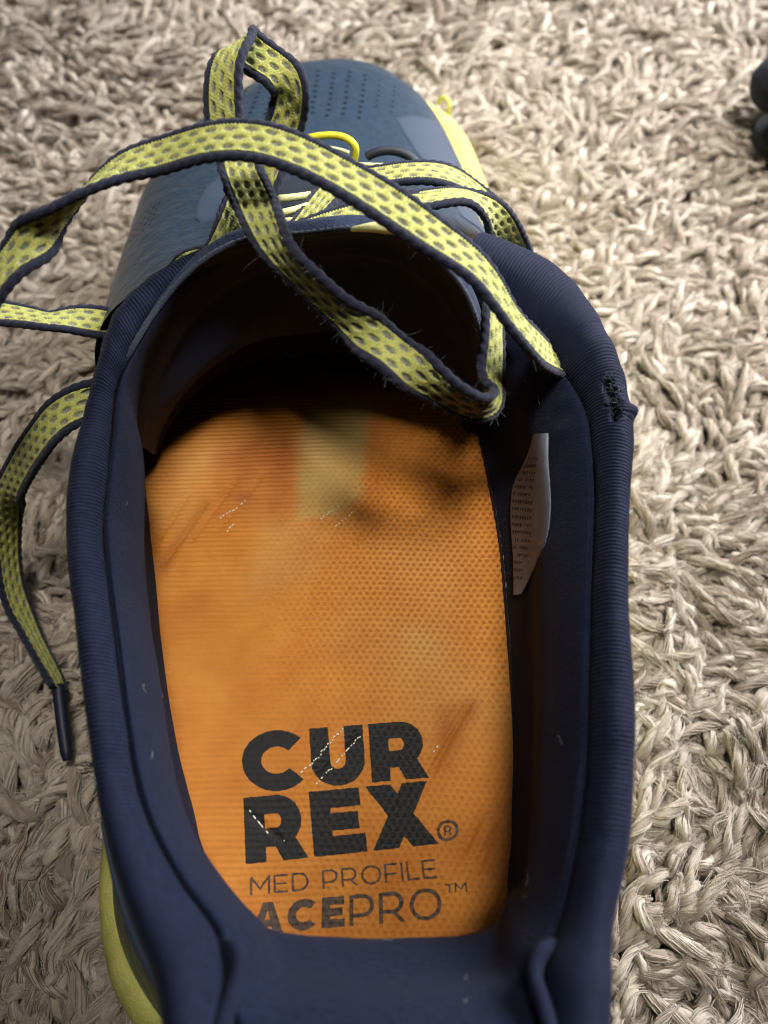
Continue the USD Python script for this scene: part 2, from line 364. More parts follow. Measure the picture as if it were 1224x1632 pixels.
# perforations: flat dark discs, the shade of the holes put into their colour
pit_xy = []
for k, u in enumerate([395, 420, 445, 470, 508, 533, 557, 582, 606, 630]):
    for j in range(9):
        v = 116 + 12.6 * j + 5 * (k % 2)
        uu = u - (1.0 * j if u > 490 else 2.2 * j)
        if u >= 606 and (j < 1 or j > 6): continue
        pit_xy.append((*at(uu, v, 0.053)[:2], 0.00060 if u < 600 else 0.00042, 1.0 if u < 600 else 0.5))
for k in range(5):
    for j in range(5):
        pit_xy.append((*at(216 + 11 * k + 3 * j, 432 - 11 * j - 2 * k, 0.052)[:2], 0.00036, 0.4))
pit_xy = np.array(pit_xy)
UPV = 1 if VN[200, 100, 2] > 0 else -1
part(SH, B0, 'toe_box', grid_mesh(VP, flip=UPV < 0), vamp_m, label='slate blue perforated toe box')

VTREE = cKDTree(VP[..., :2].reshape(-1, 2))
def on_vamp(xy, lift=0.0):
    d, i = VTREE.query(np.atleast_2d(xy))
    p = VP.reshape(-1, 3)[i] + UPV * VN.reshape(-1, 3)[i] * lift
    return p

def perforations():
    g = []
    th = np.arange(10) * 2 * np.pi / 10
    for x, y, r_, dp in pit_xy:
        k = VTREE.query((x, y))[1]; n = UPV * VN.reshape(-1, 3)[k]; c = VP.reshape(-1, 3)[k]
        a = np.cross([0, 1.0, 0], n); a /= np.linalg.norm(a); b = np.cross(n, a)
        o = n * (0.00010 if dp > .9 else .00007) - n * 0.0
        v = np.vstack([c + o, c + o * .9 + r_ * (np.cos(th)[:, None] * a + 1.25 * np.sin(th)[:, None] * b)])
        g.append((v, np.array([[0, 1 + q, 1 + (q + 1) % 10] for q in range(10)])))
    part(SH + '/toe_box', B0, 'perforation', join(g), hole_disc_m, kind='stuff', label='rows of small flat discs coloured dark like shaded holes in the toe')
perforations()

def vamp_patch(pix, zs, lift, name, mat, label=None):
    poly = Polygon([at(u, v, zs if np.ndim(zs) == 0 else z)[:2] for (u, v), z in zip(pix, np.broadcast_to(zs, (len(pix),)))]).buffer(0.002).buffer(-0.002)
    inside = shapely.contains_xy(poly, VP[..., 0].ravel(), VP[..., 1].ravel())
    dist = np.zeros(inside.size); idx = np.where(inside)[0]
    dist[idx] = shapely.distance(shapely.points(VP.reshape(-1, 3)[idx, :2]), poly.exterior)
    up = VP.reshape(-1, 3) + UPV * VN.reshape(-1, 3) * (lift * (1 - np.exp(-dist / 0.0004)) - 0.00005)[:, None]
    f = grid_mesh(VP, flip=UPV < 0)[1]
    f = f[inside[f].all(1)]
    used, inv = np.unique(f, return_inverse=True)
    part(SH, B0, name, (up[used], inv.reshape(-1, 3)), mat, label=label)

vamp_patch([(628, 215), (655, 196), (700, 176), (740, 230), (790, 330), (800, 400), (730, 400), (700, 330), (660, 280), (640, 240)], 0.052, 0.00035, 'toe_overlay', lighter_slate_m)  # slightly raised patches in a lighter slate blue
vamp_patch([(318, 345), (330, 310), (352, 290), (380, 285), (420, 300), (400, 400), (330, 400), (318, 385)], 0.066, 0.00035, 'toe_overlay', lighter_slate_m)
vamp_patch([(415, 330), (425, 290), (455, 262), (510, 245), (570, 232), (630, 238), (665, 262), (690, 300), (700, 345), (660, 372), (430, 372)], 0.074, 0.0007, 'eyestay', eyestay_m, 'dark panel under the laces')

# ------------------------------------------------------------------ insole outline
ILp = [(222, 640), (225, 720), (234, 800), (250, 920), (262, 1050), (276, 1150), (300, 1270), (335, 1380), (385, 1480)]
IRp = [(740, 600), (757, 680), (777, 780), (796, 900), (808, 1050), (815, 1150), (816, 1300), (812, 1400), (798, 1480)]
IZ = 0.042
il = np.array([at(u, v, IZ) for u, v in ILp])[::-1]; ir = np.array([at(u, v, IZ) for u, v in IRp])[::-1]
il_x = PchipInterpolator(np.r_[il[:, 1], 0.15, 0.20], np.r_[il[:, 0], -0.056, -0.045]); ir_x = PchipInterpolator(np.r_[ir[:, 1], 0.15, 0.20], np.r_[ir[:, 0], 0.018, 0.010])
y_heel = il[0, 1]

def insole_z(x, y):
    l, r = il_x(np.clip(y, y_heel, .2)), ir_x(np.clip(y, y_heel, .2))
    e = np.clip(np.abs((x - (l + r) / 2) / ((r - l) / 2)), 0, 1.1)
    return IZ - 0.0012 * (1 - e ** 2) + 0.0028 * np.clip(e - .7, 0, 1) ** 1.3 - 0.004 * np.clip((y - 0.10) / 0.08, 0, 1.2) + 0.0012 * np.sin(np.clip((y - .02) / .1, 0, 1) * np.pi)

# ------------------------------------------------------------------ collar
Z = 0.084
ST = [  # outer silhouette (u, v, z) | groove (u, v, z) | widest point of the lining or None
    ((338, 396, .090), (352, 402, .0915), None), ((280, 429, .087), (303, 437, .0905), None), ((228, 463, .085), (262, 482, .0885), None),
    ((181, 516, Z), (213, 560, .0865), None), ((144, 616, Z), (186, 628, .085), None), ((118, 720, Z), (176, 722, .083), None),
    ((107, 805, Z), (166, 806, .082), None), ((109, 900, Z), (169, 900, .082), None), ((121, 1000, Z), (181, 1000, .082), None),
    ((135, 1120, Z), (196, 1118, .082), None), ((160, 1290, Z), (225, 1280, .082), None), ((200, 1440, .085), (290, 1412, .082), (362, 1440, .058)),
    ((248, 1560, .087), (352, 1500, .083), (405, 1482, .060)), ((275, 1700, .090), (372, 1640, .086), (440, 1490, .062)),
    ((420, 1830, .092), (470, 1730, .089), (510, 1495, .063)), ((610, 1860, .093), (610, 1750, .090), (610, 1498, .063)),
    ((800, 1830, .092), (760, 1730, .089), (705, 1494, .063)), ((962, 1700, .090), (868, 1640, .086), (770, 1485, .062)),
    ((974, 1570, .087), (866, 1535, .083), (806, 1462, .060)), ((972, 1500, .085), (886, 1490, .082), (815, 1420, .058)),
    ((988, 1420, Z), (908, 1405, .082), None), ((1004, 1330, Z), (923, 1322, .082), None), ((1010, 1200, Z), (936, 1195, .082), None),
    ((1010, 1100, Z), (938, 1097, .082), None), ((1003, 1000, Z), (941, 998, .082), None), ((1000, 900, Z), (944, 898, .082), None),
    ((1005, 760, Z), (946, 758, .082), None), ((1008, 672, Z), (938, 668, .082), None), ((996, 605, Z), (918, 622, .081), None),
    ((966, 530, Z), (884, 578, .081), None), ((916, 450, Z), (838, 538, .082), None), ((850, 405, .083), (795, 480, .084), None), ((778, 386, .084), (735, 425, .088), None)]
nS = len(ST)
R1 = np.array([at(*s[0]) for s in ST]); R3 = np.array([at(*s[1]) for s in ST])
CEN = np.array([-0.008, 0.05])
R6, R5 = [], []
for i, s in enumerate(ST):
    y = R3[i, 1]
    left = i < nS // 2
    if s[2] is None:
        x = (il_x if left else ir_x)(np.clip(y, y_heel, 0.19)); p6 = np.array([x, y, IZ])
        inw = np.array([1.0 if left else -1.0, 0, 0])
        front = np.clip((y - 0.085) / 0.03, 0, 1)
        # the padding may not stand in front of the insole as the photograph shows it
        p5 = 0.30 * R3[i] + 0.70 * p6 - inw * 0.0005 * (1 - front) - inw * front * 0.004
    else:
        q = at(*s[2]); t = (i - 11) / 8.0
        p6 = np.array([q[0] + (q[0] + 0.002) * 0.1, max(q[1] - 0.012, -0.016), IZ - .001]); p5 = q
    R6.append(p6); R5.append(p5)
R6, R5 = np.array(R6), np.array(R5)
tR = chord((R1 + R3) / 2)
NSS = 3600
S1, S3, S5, S6 = (PchipInterpolator(tR, R, axis=0)(np.linspace(0, tR[-1], NSS)) for R in (R1, R3, R5, R6))
def smooth_rail(R, k=60):
    w = np.hanning(2 * k + 1); w /= w.sum()
    P = np.vstack([2 * R[:1] - R[k:0:-1], R, 2 * R[-1:] - R[-2:-k - 2:-1]])
    return np.column_stack([np.convolve(P[:, j], w, 'valid') for j in range(3)])
S1, S3, S5, S6 = map(smooth_rail, (S1, S3, S5, S6))
arc = chord((S1 + S3) / 2)
inwd = S3 - S1; wid = np.linalg.norm(inwd, axis=1, keepdims=True); inwd = inwd / wid
Zv = np.array([0, 0, 1.0])

def profile(rows, n):
    A = np.stack(rows, 1)                        # stations x points x 3
    t = np.concatenate([[0], np.cumsum(np.linalg.norm(np.diff(A, axis=1), axis=2).mean(0))])
    return CubicSpline(t, A, axis=1)(np.linspace(0, t[-1], n))

side = np.clip(wid, 0, 0.012)
bnd = profile([S1 + inwd * 0.30 * wid - Zv * (0.010 + 0 * wid), S1 + inwd * 0.03 * wid - Zv * 0.0045, S1 + Zv * 0.0000, S1 + inwd * .16 * wid + Zv * 0.26 * side, S1 + inwd * .45 * wid + Zv * .42 * side, S1 + inwd * .78 * wid + Zv * .30 * side, S3 - inwd * 0.0004 + Zv * 0.0000, S3 - inwd * .0006 - Zv * .0035], 32)
bn = grid_normals(bnd)
if bn[NSS // 4, 16, 2] < 0: bn = -bn
yy_ = bnd[..., 1]
# transverse ribs of the knit, fading out at the heel
amp = 0.000095 * np.clip((arc[:, None] * 0 + S1[:, 1:2] - 0.002) / 0.02, 0, 1)
ph_ = 2 * np.pi * (arc[:, None] + 0.0008 * fb(bnd, 90, 31) + 0.0005 * fb(bnd, 500, 33)) / 0.00068
ribm = 0.75 + 0.9 * fb(bnd, 160, 35)
bnd = bnd + bn * (amp * ribm * np.sin(ph_) + 0.0007 * fb(bnd, 55, 37) + 0.0003 * fb(bnd, 220, 38))[..., None]
# creases at the front corners
cr = np.exp(-((S1[:, 1] - 0.10) / 0.020) ** 2)[:, None]
bnd += bn * (cr * 0.00012 * np.sin(2 * np.pi * arc[:, None] / 0.006 + 9 * fb(bnd, 70, 41)))[..., None]
# worn hole on the right front corner
def proj(P):
    d = P - np.array([0, 0, HEIGHT]); w = d[..., 1] * sa - d[..., 2] * ca
    return 612 + FPX * d[..., 0] / w, 816 - FPX * (d[..., 1] * ca + d[..., 2] * sa) / w
hole_c = at(974, 630, 0.0865)
ha = at(984, 668, .086) - at(960, 592, .086); ha /= np.linalg.norm(ha)
pu, pv = proj(bnd)
du_, dv_ = pu - 973, pv - 630
al, pe = du_ * .30 + dv_ * .954, du_ * .954 - dv_ * .30
pe = pe + 2.5 * np.sin(al / 6.0) + 26 * fb(bnd, 500, 43)
bnd -= bn * (0.0042 * np.clip(1.25 - (al / 38.0) ** 2 - (pe / (5.5 + al * .10)) ** 2, 0, 1) ** .5)[..., None]
lip = at(1000, 657, 0.085); dl = np.linalg.norm(bnd - lip, axis=-1)
bnd += bn * (0.0011 * np.exp(-(dl / 0.0014) ** 2))[..., None] + np.array([0.0006, 0, 0.0003]) * np.exp(-(dl / 0.0014) ** 2)[..., None]
fl = grid_normals(bnd)[NSS // 4, 16, 2] < 0
part(SH, B0, 'collar', grid_mesh(bnd, flip=fl), rib_m, label='ribbed navy padded collar binding')

lin = profile([S3 + inwd * .0004 - Zv * .0030, S3 + inwd * 0.0009 + Zv * 0.0002, 0.80 * S3 + 0.2 * S5 + Zv * 0.0028 + inwd * .0022, 0.45 * S3 + 0.55 * S5 + inwd * 0.0034 + Zv * .0012, S5, 0.45 * S5 + 0.55 * S6, S6 - Zv * .002], 70)
ln = grid_normals(lin)
if ln[NSS // 2, 10, 2] < 0: ln = -ln
lin = lin + ln * (0.0012 * fb(lin, 45, 51) + 0.00016 * fb(lin, 190, 52))[..., None]
# soft folds on the right inside
for c_, dr, L_, w_, a_ in [((905, 650), (0.25, 1), .014, .0020, .0007), ((900, 690), (0.5, 1), .009, .0018, .0005), ((820, 560), (.6, 1), .014, .0018, .0012)]:
    c3 = at(*c_, .078); d3 = at(c_[0] + dr[0] * 10, c_[1] + dr[1] * 10, .076) - c3; d3 /= np.linalg.norm(d3)
    rel = lin - c3; al = rel @ d3; pe = np.linalg.norm(rel - al[..., None] * d3, axis=-1)
    lin += ln * (a_ * np.exp(-(al / L_) ** 2 - (pe / w_) ** 2))[..., None]
lin_d = lin[::3]
fl = grid_normals(lin_d)[NSS // 6, 10, 2] < 0
part(SH, B0, 'collar_lining', grid_mesh(lin_d, flip=fl), lining_m, label='smooth navy lining inside the collar')

# stitched seam in the groove
seam = S3 + inwd * 0.0002 - Zv * 0.0008
part(SH, B0, 'collar_seam', tube(seam[60:-60:4], 0.00040, 6, 0.35, 0.0011), rib_m)

# quarter: outer wall below the collar
foot = []
cs = ring(SOLE.buffer(-0.004), 1200); tree = cKDTree(cs)
bot = S1 + inwd * 0.30 * wid - Zv * 0.010
top_out = S1 + inwd * 0.02 * wid - Zv * 0.005
for i in range(0, NSS, 9):
    y = S1[i, 1]
    g = S1[i, :2]
    k = tree.query(g + (g - CEN) * 0.35)[1]
    foot.append(np.r_[cs[k], 0.033])
foot = smooth_rail(np.array(foot), 12)
t6, b6 = top_out[::9] + inwd[::9] * .0008, foot
mid = 0.5 * t6 + 0.5 * b6
out = (b6 - t6) * [1, 1, 0]
Q = np.stack([bot[::9] + inwd[::9] * .001, t6 - Zv * .003, 0.62 * t6 + 0.38 * b6 - out * 0.10, 0.3 * t6 + 0.7 * b6 - out * 0.02, b6, b6 - Zv * .004], 1)
Qs = PchipInterpolator(np.array([0, .12, .4, .7, .93, 1.0]), Q, axis=1)(np.linspace(0, 1, 26))
fl = grid_normals(Qs)[100, 12, 0] > 0
part(SH, B0, 'quarter_panel', grid_mesh(Qs, flip=fl), vamp_m, label='slate blue outer wall of the shoe')

# pale piping between heel and sole at the left
pp = [at(*q) for q in [(163, 1310, .060), (196, 1440, .062), (228, 1520, .064), (262, 1578, .066)]]
part(SH, B0, 'heel_piping', tube(spline(pp, 60), np.interp(np.linspace(0, 1, 60), [0, .3, 1], [.0003, .0006, .0010]), 8), lighter_slate_m, label='grey blue piping above the yellow heel')

# heel seams
for pts in ([(352, 1500, .0825), (372, 1508, .0835), (381, 1530, .0845), (374, 1575, .0862), (356, 1632, .0885), (345, 1700, .0905)], [(885, 1500, .0825), (862, 1520, .0838), (852, 1548, .0845), (862, 1590, .0862), (876, 1640, .0885), (886, 1700, .0905)]):
    c = spline([at(*p) for p in pts], 70)
    part(SH, B0, 'heel_seam', tube(c, np.interp(np.linspace(0, 1, 70), [0, .15, 1], [.0004, .0010, .0011]), 12), rib_m, label='raised seam beside the heel padding')

# ------------------------------------------------------------------ tongue: an arched hood over the toe box
E_px = [(206, 722, .068), (187, 670, .075), (187, 620, .081), (212, 560, .0865), (262, 482, .0895), (330, 415, .094), (400, 383, .097), (480, 376, .099), (560, 367, .100), (625, 376, .0995), (690, 412, .097), (735, 462, .091), (760, 525, .083), (769, 590, .074), (764, 650, .064)]
Eedge = np.array([at(*p) for p in E_px])
nE = 260
Ee = spline(Eedge, nE)
tt = np.linspace(0, 1, nE); an = np.pi * tt
Tt = np.column_stack([-0.020 - 0.040 * np.cos(an), 0.200 + 0.012 * np.sin(an), 0.038 + 0.014 * np.sin(an) ** .7])
Cc = np.array([-0.017, 0.10, 0.055])
inward = Cc - Ee; inward[:, 1] = 0; inward /= np.linalg.norm(inward, axis=1, keepdims=True)
F = np.array([0, 1.0, 0])
E2 = spline([at(*p) for p in [(232, 716, .056), (240, 672, .062), (262, 615, .068), (297, 552, .073), (350, 492, .078), (415, 452, .082), (480, 438, .085), (560, 430, .086), (620, 438, .085), (672, 468, .082), (708, 515, .076), (735, 572, .068), (750, 612, .061), (752, 645, .054), (750, 668, .048)]], nE)
E3 = spline([at(*p) for p in [(254, 714, .0455), (262, 690, .047), (284, 656, .0495), (322, 618, .053), (385, 585, .056), (440, 572, .058), (490, 566, .059), (560, 562, .0595), (615, 568, .059), (660, 585, .0565), (694, 612, .053), (718, 642, .049), (732, 662, .0465), (738, 676, .0448), (741, 686, .0436)]], nE)
rows = [Ee - inward * .0022 + F * .012 - Zv * .013, Ee - inward * 0.0016 + F * 0.003 - Zv * .0012, Ee - inward * .0006, 0.93 * Ee + 0.07 * E2 + F * 0.0004, 0.6 * Ee + 0.4 * E2 + F * .0016, E2,
        0.55 * E2 + 0.45 * E3 - F * 0.0012, E3, 0.6 * E3 + 0.4 * Tt, Tt]
tg = PchipInterpolator(np.array([0, .06, .09, .12, .22, .34, .42, .52, .76, 1]), np.stack(rows, 1), axis=1)(np.linspace(0, 1, 110))
tgn = grid_normals(tg)
vt_ = np.linspace(0, 1, 110)[None]; tq_ = np.linspace(0, 1, nE)[:, None]
down = np.array([0.35, -0.5, -0.6]); down /= np.linalg.norm(down)
tg = tg + down * (0.0026 * np.exp(-((vt_ - .40) / .035) ** 2) * np.exp(-((tq_ - .27) / .13) ** 2) + 0.0010 * np.exp(-((vt_ - .27) / .02) ** 2) * np.exp(-((tq_ - .66) / .16) ** 2) - 0.0012 * np.exp(-((vt_ - .33) / .02) ** 2) * np.exp(-((tq_ - .3) / .2) ** 2))[..., None]
tg = tg + tgn * (0.0010 * fb(tg, 40, 61) + 0.0006 * fb(tg, 140, 62))[..., None]
part(SH, B0, 'tongue', grid_mesh(tg[:, :50]), tongue_m, label='dark navy tongue arching over the foot opening')
part(SH, B0, 'toe_lining', grid_mesh(tg[:, 49:]), dark_m, label='deep inside of the toe with its shade coloured near black')  # deep shade under the tongue put into a near black colour
TON = SH + '/tongue'
part(TON, B0, 'tongue_edge', tube(Ee - inward * .0004, 0.00055, 8, 0.25, 0.0012), edge_m, label='paler stitched edge of the tongue')
# pale yellow strip along the top of the tongue
ps = spline([at(*p) for p in [(560, 366, .1012), (600, 362, .1020), (645, 369, .1015), (690, 398, .0990), (712, 424, .0955)]], 60)
pw = np.interp(np.linspace(0, 1, 60), [0, .3, 1], [.0004, .0011, .0005])
part(TON, B0, 'tongue_piping', tube(ps, pw, 8), pale_m, label='pale yellow strip on top of the tongue')

# inner floor and front cap so that no light leaks in below the tongue
fx = np.linspace(0, 1, 12); fy = np.linspace(-0.025, 0.235, 40)
FX, FY = np.meshgrid(fx, fy, indexing='ij')
FP = np.stack([(sl(FY) + .010) * (1 - FX) + (sr(FY) - .010) * FX, FY, 0.0362 + 0 * FX - 0.006 * np.clip((FY - .1) / .08, 0, 1)], -1)
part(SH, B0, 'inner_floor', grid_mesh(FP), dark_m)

# ------------------------------------------------------------------ insole
ins, IB = thing('insole', 'orange fabric insole with black lettering lying inside the shoe', 'insole', (-0.012, 0.05, 0.040))
IN = '/World/insole'
def glyph(ch, w):
    """a capital of height 1 and stroke w, drawn from straight strokes and arcs; returns (shape, width)"""
    h = w / 2
    L = lambda pts, cap='flat': LineString(pts).buffer(h, cap_style=cap, join_style='mitre', mitre_limit=8)
    def arc(cx, cy, rx, ry, a0, a1, n=40):
        a = np.radians(np.linspace(a0, a1, n)); return [(cx + rx * math.cos(t), cy + ry * math.sin(t)) for t in a]
    if ch in 'CO':
        r = 0.5 - h + .015; W = 1.0 if ch == 'O' else .92
        return L(arc(.5, .5, r, r, 0, 360) if ch == 'O' else arc(.5, .5, r, r, 42, 318)), W
    if ch == 'U':
        return unary_union([L([(h, 1), (h, .40)] + arc(.40, .40, .40 - h, .40 - h + .01, 180, 360)[1:] + [(.80 - h, 1)])]), .80
    if ch in 'RP':
        bt = .36 if ch == 'R' else .33
        r = (1 - h - bt) / 2
        s = [L([(h, 0), (h, 1)]), L([(h, 1 - h), (.45, 1 - h)] + arc(.45, bt + r, .80 - h - .45, r, 90, -90)[1:] + [(h, bt)])]
        if ch == 'R': s.append(Polygon([(.33, .42), (.33 + w * 1.15, .42), (.86, 0), (.86 - w * 1.22, 0)]))
        return unary_union(s), .86 if ch == 'R' else .80
    if ch == 'E':
        return unary_union([box(0, 0, w, 1), box(0, 0, .74, w), box(0, 1 - w, .72, 1), box(0, .5 - h * .95, .67, .5 + h * .95)]), .74
    if ch == 'F':
        return unary_union([box(0, 0, w, 1), box(0, 1 - w, .70, 1), box(0, .46 - h, .62, .46 + h)]), .68
    if ch == 'X':
        k = w * 1.28
        return unary_union([Polygon([(0, 1), (k, 1), (.92, 0), (.92 - k, 0)]), Polygon([(.90 - k, 1), (.90, 1), (k, 0), (0, 0)])]), .92
    if ch == 'A':
        k = w * 1.15
        s = Polygon([(0, 0), (.5 - k * .48, 1), (.5 + k * .48, 1), (1.0, 0), (1.0 - k, 0), (.5, 1 - w * .55), (k, 0)]) if w < .2 else Polygon([(0, 0), (.5 - k * .5, 1), (.5 + k * .5, 1), (1, 0), (1 - k, 0), (.5, .74), (k, 0)])
        return unary_union([s.buffer(0), box(.24, .20, .76, .20 + w * .85)]), 1.0
    if ch == 'M':
        return unary_union([box(0, 0, w, 1), box(1.0 - w, 0, 1.0, 1), L([(h, 1 - h * .6), (.5, .32), (1 - h, 1 - h * .6)])]).intersection(box(0, 0, 1, 1)), 1.0
    if ch == 'D':
        return unary_union([box(0, 0, w, 1), L([(h, h), (.40, h)] + arc(.40, .5, .86 - h - .40, .5 - h, -90, 90)[1:] + [(h, 1 - h)])]), .86
    if ch == 'I': return box(0, 0, w, 1), w
    if ch == 'L': return unary_union([box(0, 0, w, 1), box(0, 0, .62, w)]), .62
    if ch == 'T': return unary_union([box(.33 - h, 0, .33 + h, 1), box(0, 1 - w, .66, 1)]), .66
    return None, .34

def line_of(text, w, gap):
    ws = list(w) if np.ndim(w) else [w] * len(text)
    out, x = [], 0
    for c, k in zip(text, ws):
        g, W = glyph(c, k)
        if g is not None: out.append(affinity.translate(g, x, 0))
        x += W + gap
    x -= gap
    return affinity.scale(unary_union(out), 1 / x, 1, origin=(0, 0))

def onto(shape, TL, TR, BL, BR):
    """unit box -> the insole, by its four corners in the photograph"""
    c = [at(*q, IZ)[:2] for q in (TL, TR, BL, BR)]
    def f(xy):
        x, y = xy[:, :1], xy[:, 1:]
        return (c[2] * (1 - x) + c[3] * x) * (1 - y) + (c[0] * (1 - x) + c[1] * x) * y
    return shapely.transform(shapely.segmentize(shape, 0.05), f)

WORDS = [(onto(line_of('CUR', .285, .085), (384, 1169), (678, 1146), (390, 1263), (684, 1238)), ink_m),
         (onto(line_of('REX', .285, .075), (387, 1271), (683, 1243), (391, 1377), (700, 1344)), ink_m),
         (onto(line_of('MED PROFILE', .115, .17), (398, 1398), (694, 1368), (398, 1427), (698, 1399)), ink2_m),
         (onto(line_of('ACEPRO', [.27, .27, .27, .13, .13, .13], .15), (402, 1440), (702, 1414), (399, 1489), (705, 1464)), ink2_m),
         (onto(line_of('TM', .13, .12), (710, 1409), (744, 1405), (711, 1424), (745, 1420)), ink2_m),
         (onto(unary_union([Point(.5, .5).buffer(.5).difference(Point(.5, .5).buffer(.36)), affinity.translate(affinity.scale(glyph('R', .2)[0], .42, .44, origin=(0, 0)), .33, .29)]), (696, 1307), (731, 1304), (697, 1342), (732, 1338)), ink2_m)]

def build_insole():
    ny, nx = 700, 380
    ys = np.concatenate([np.linspace(-0.016, 0.118, 640), np.linspace(0.119, 0.198, 60)])
    P = np.zeros((ny, nx, 3))
    for i, y in enumerate(ys):
        l, r = float(il_x(np.clip(y, y_heel, .199))), float(ir_x(np.clip(y, y_heel, .199)))
        if y < 0.004:
            k = math.sqrt(max(0.02, 1 - ((0.004 - y) / 0.0215) ** 2)); c = (l + r) / 2; l, r = c + (l - c) * k, c + (r - c) * k
        if y > 0.17:
            k = math.sqrt(max(0.02, 1 - ((y - .17) / .029) ** 2)); c = (l + r) / 2; l, r = c + (l - c) * k, c + (r - c) * k
        P[i, :, 0] = np.linspace(l, r, nx); P[i, :, 1] = y
    X, Y = P[..., 0], P[..., 1]
    base = insole_z(X, Y)
    # knit: rows of small holes in a brick pattern, running level across, flattening to ribs towards the toe and the edge
    wx = X + 0.0010 * fb(P, 60, 71); wy = Y + 0.0018 * fb(P, 35, 72) + 0.12 * (X + .012) ** 2 * 8
    px, py = 0.00150, 0.00118
    row = np.floor(wy / py); fx_ = (wx / px + 0.5 * (row % 2)) % 1 - 0.5; fy_ = (wy / py) % 1 - 0.5
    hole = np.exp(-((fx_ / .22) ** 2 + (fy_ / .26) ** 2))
    rib = 0.5 + 0.5 * np.cos(2 * np.pi * fy_)
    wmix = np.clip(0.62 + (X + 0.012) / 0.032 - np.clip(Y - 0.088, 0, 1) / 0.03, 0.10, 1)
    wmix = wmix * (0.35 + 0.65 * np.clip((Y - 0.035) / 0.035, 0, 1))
    knit = -0.00056 * hole * wmix - 0.00016 * rib * (1.2 - wmix) * (0.45 + 0.55 * np.clip((Y - 0.04) / 0.03, 0, 1)) + 0.00006 * fb(P, 1500, 73)
    P[..., 2] = base + knit + 0.0012 * fb(P, 28, 74)
    # pressed diagonal creases
    for a, b, dz in CREASES:
        a3, b3 = at(*a, IZ)[:2], at(*b, IZ)[:2]; d = b3 - a3; Ln = np.linalg.norm(d); d /= Ln
        rx, ry = X - a3[0], Y - a3[1]; al = rx * d[0] + ry * d[1]; pe = -rx * d[1] + ry * d[0]
        P[..., 2] += dz * np.exp(-(pe / .0007) ** 2) * np.clip(np.minimum(al, Ln - al) / .003 + .5, 0, 1)
    # paler areas, a redder patch and darker scuffs
    def inside(pix, soft):
        poly = Polygon([at(u, v, IZ)[:2] for u, v in pix])
        sd = shapely.distance(shapely.points(X.ravel(), Y.ravel()), poly.exterior) * np.where(shapely.contains_xy(poly, X.ravel(), Y.ravel()), 1, -1)
        return np.clip(0.5 + sd / soft, 0, 1).reshape(X.shape)
    pale = 0
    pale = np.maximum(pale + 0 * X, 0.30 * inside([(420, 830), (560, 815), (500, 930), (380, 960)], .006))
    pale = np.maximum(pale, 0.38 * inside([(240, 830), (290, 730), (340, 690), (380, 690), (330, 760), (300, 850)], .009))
    pale = np.maximum(pale, 0.40 * inside([(590, 860), (740, 850), (780, 1000), (770, 1130), (640, 1130), (560, 1000)], .022))  # bright glow on the insole centre put into the colour
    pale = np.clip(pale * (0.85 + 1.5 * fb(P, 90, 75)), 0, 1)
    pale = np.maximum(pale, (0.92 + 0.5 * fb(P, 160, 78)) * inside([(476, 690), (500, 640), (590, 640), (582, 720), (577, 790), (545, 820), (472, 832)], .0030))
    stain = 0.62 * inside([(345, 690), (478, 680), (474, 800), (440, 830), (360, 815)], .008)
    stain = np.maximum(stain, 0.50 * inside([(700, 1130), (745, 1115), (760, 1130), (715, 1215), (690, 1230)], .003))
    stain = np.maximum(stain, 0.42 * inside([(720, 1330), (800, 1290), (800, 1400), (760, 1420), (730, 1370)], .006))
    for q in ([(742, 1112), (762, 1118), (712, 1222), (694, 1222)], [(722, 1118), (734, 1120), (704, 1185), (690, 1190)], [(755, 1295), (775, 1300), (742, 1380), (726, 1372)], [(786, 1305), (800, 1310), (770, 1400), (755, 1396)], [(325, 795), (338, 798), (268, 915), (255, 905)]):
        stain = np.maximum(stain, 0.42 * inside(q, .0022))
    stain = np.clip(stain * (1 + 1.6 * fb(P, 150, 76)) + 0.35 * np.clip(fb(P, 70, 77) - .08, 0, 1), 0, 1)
    v, f = grid_mesh(P)
    if grid_normals(P)[300, 190, 2] < 0: f = f[:, ::-1]
    cen = v[f].mean(1)
    taken = np.zeros(len(f), bool)
    for shp, mat in WORDS:
        b = shp.bounds
        c = np.where((cen[:, 0] > b[0]) & (cen[:, 0] < b[2]) & (cen[:, 1] > b[1]) & (cen[:, 1] < b[3]) & ~taken)[0]
        c = c[shapely.contains_xy(shp, cen[c, 0], cen[c, 1])]
        taken[c] = True
        used, inv = np.unique(f[c], return_inverse=True)
        part(IN, IB, 'printed_word', (v[used], inv.reshape(-1, 3)), mat)
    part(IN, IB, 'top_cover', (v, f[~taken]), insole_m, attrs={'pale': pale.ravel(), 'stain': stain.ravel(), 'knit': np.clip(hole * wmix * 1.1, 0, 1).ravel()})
    # dark foam edge round the cover
    edge = np.vstack([P[::6, 0], P[-1, 40::40], P[::-6, -1]])
    lo = edge - [0, 0, .005]
    part(IN, IB, 'foam_edge', grid_mesh(np.stack([edge - [0, 0, .0002], edge * 0.5 + lo * 0.5, lo], 1)), rim_m)
    sd = P[130:-40:4, -1] + [0.0007, 0, 0.0002]
    part(IN, IB, 'edge_bead', tube(sd, 0.0006, 6), rim_m, label='black shiny edge of the insole')
    # glassy threads caught in the cover
    g = []
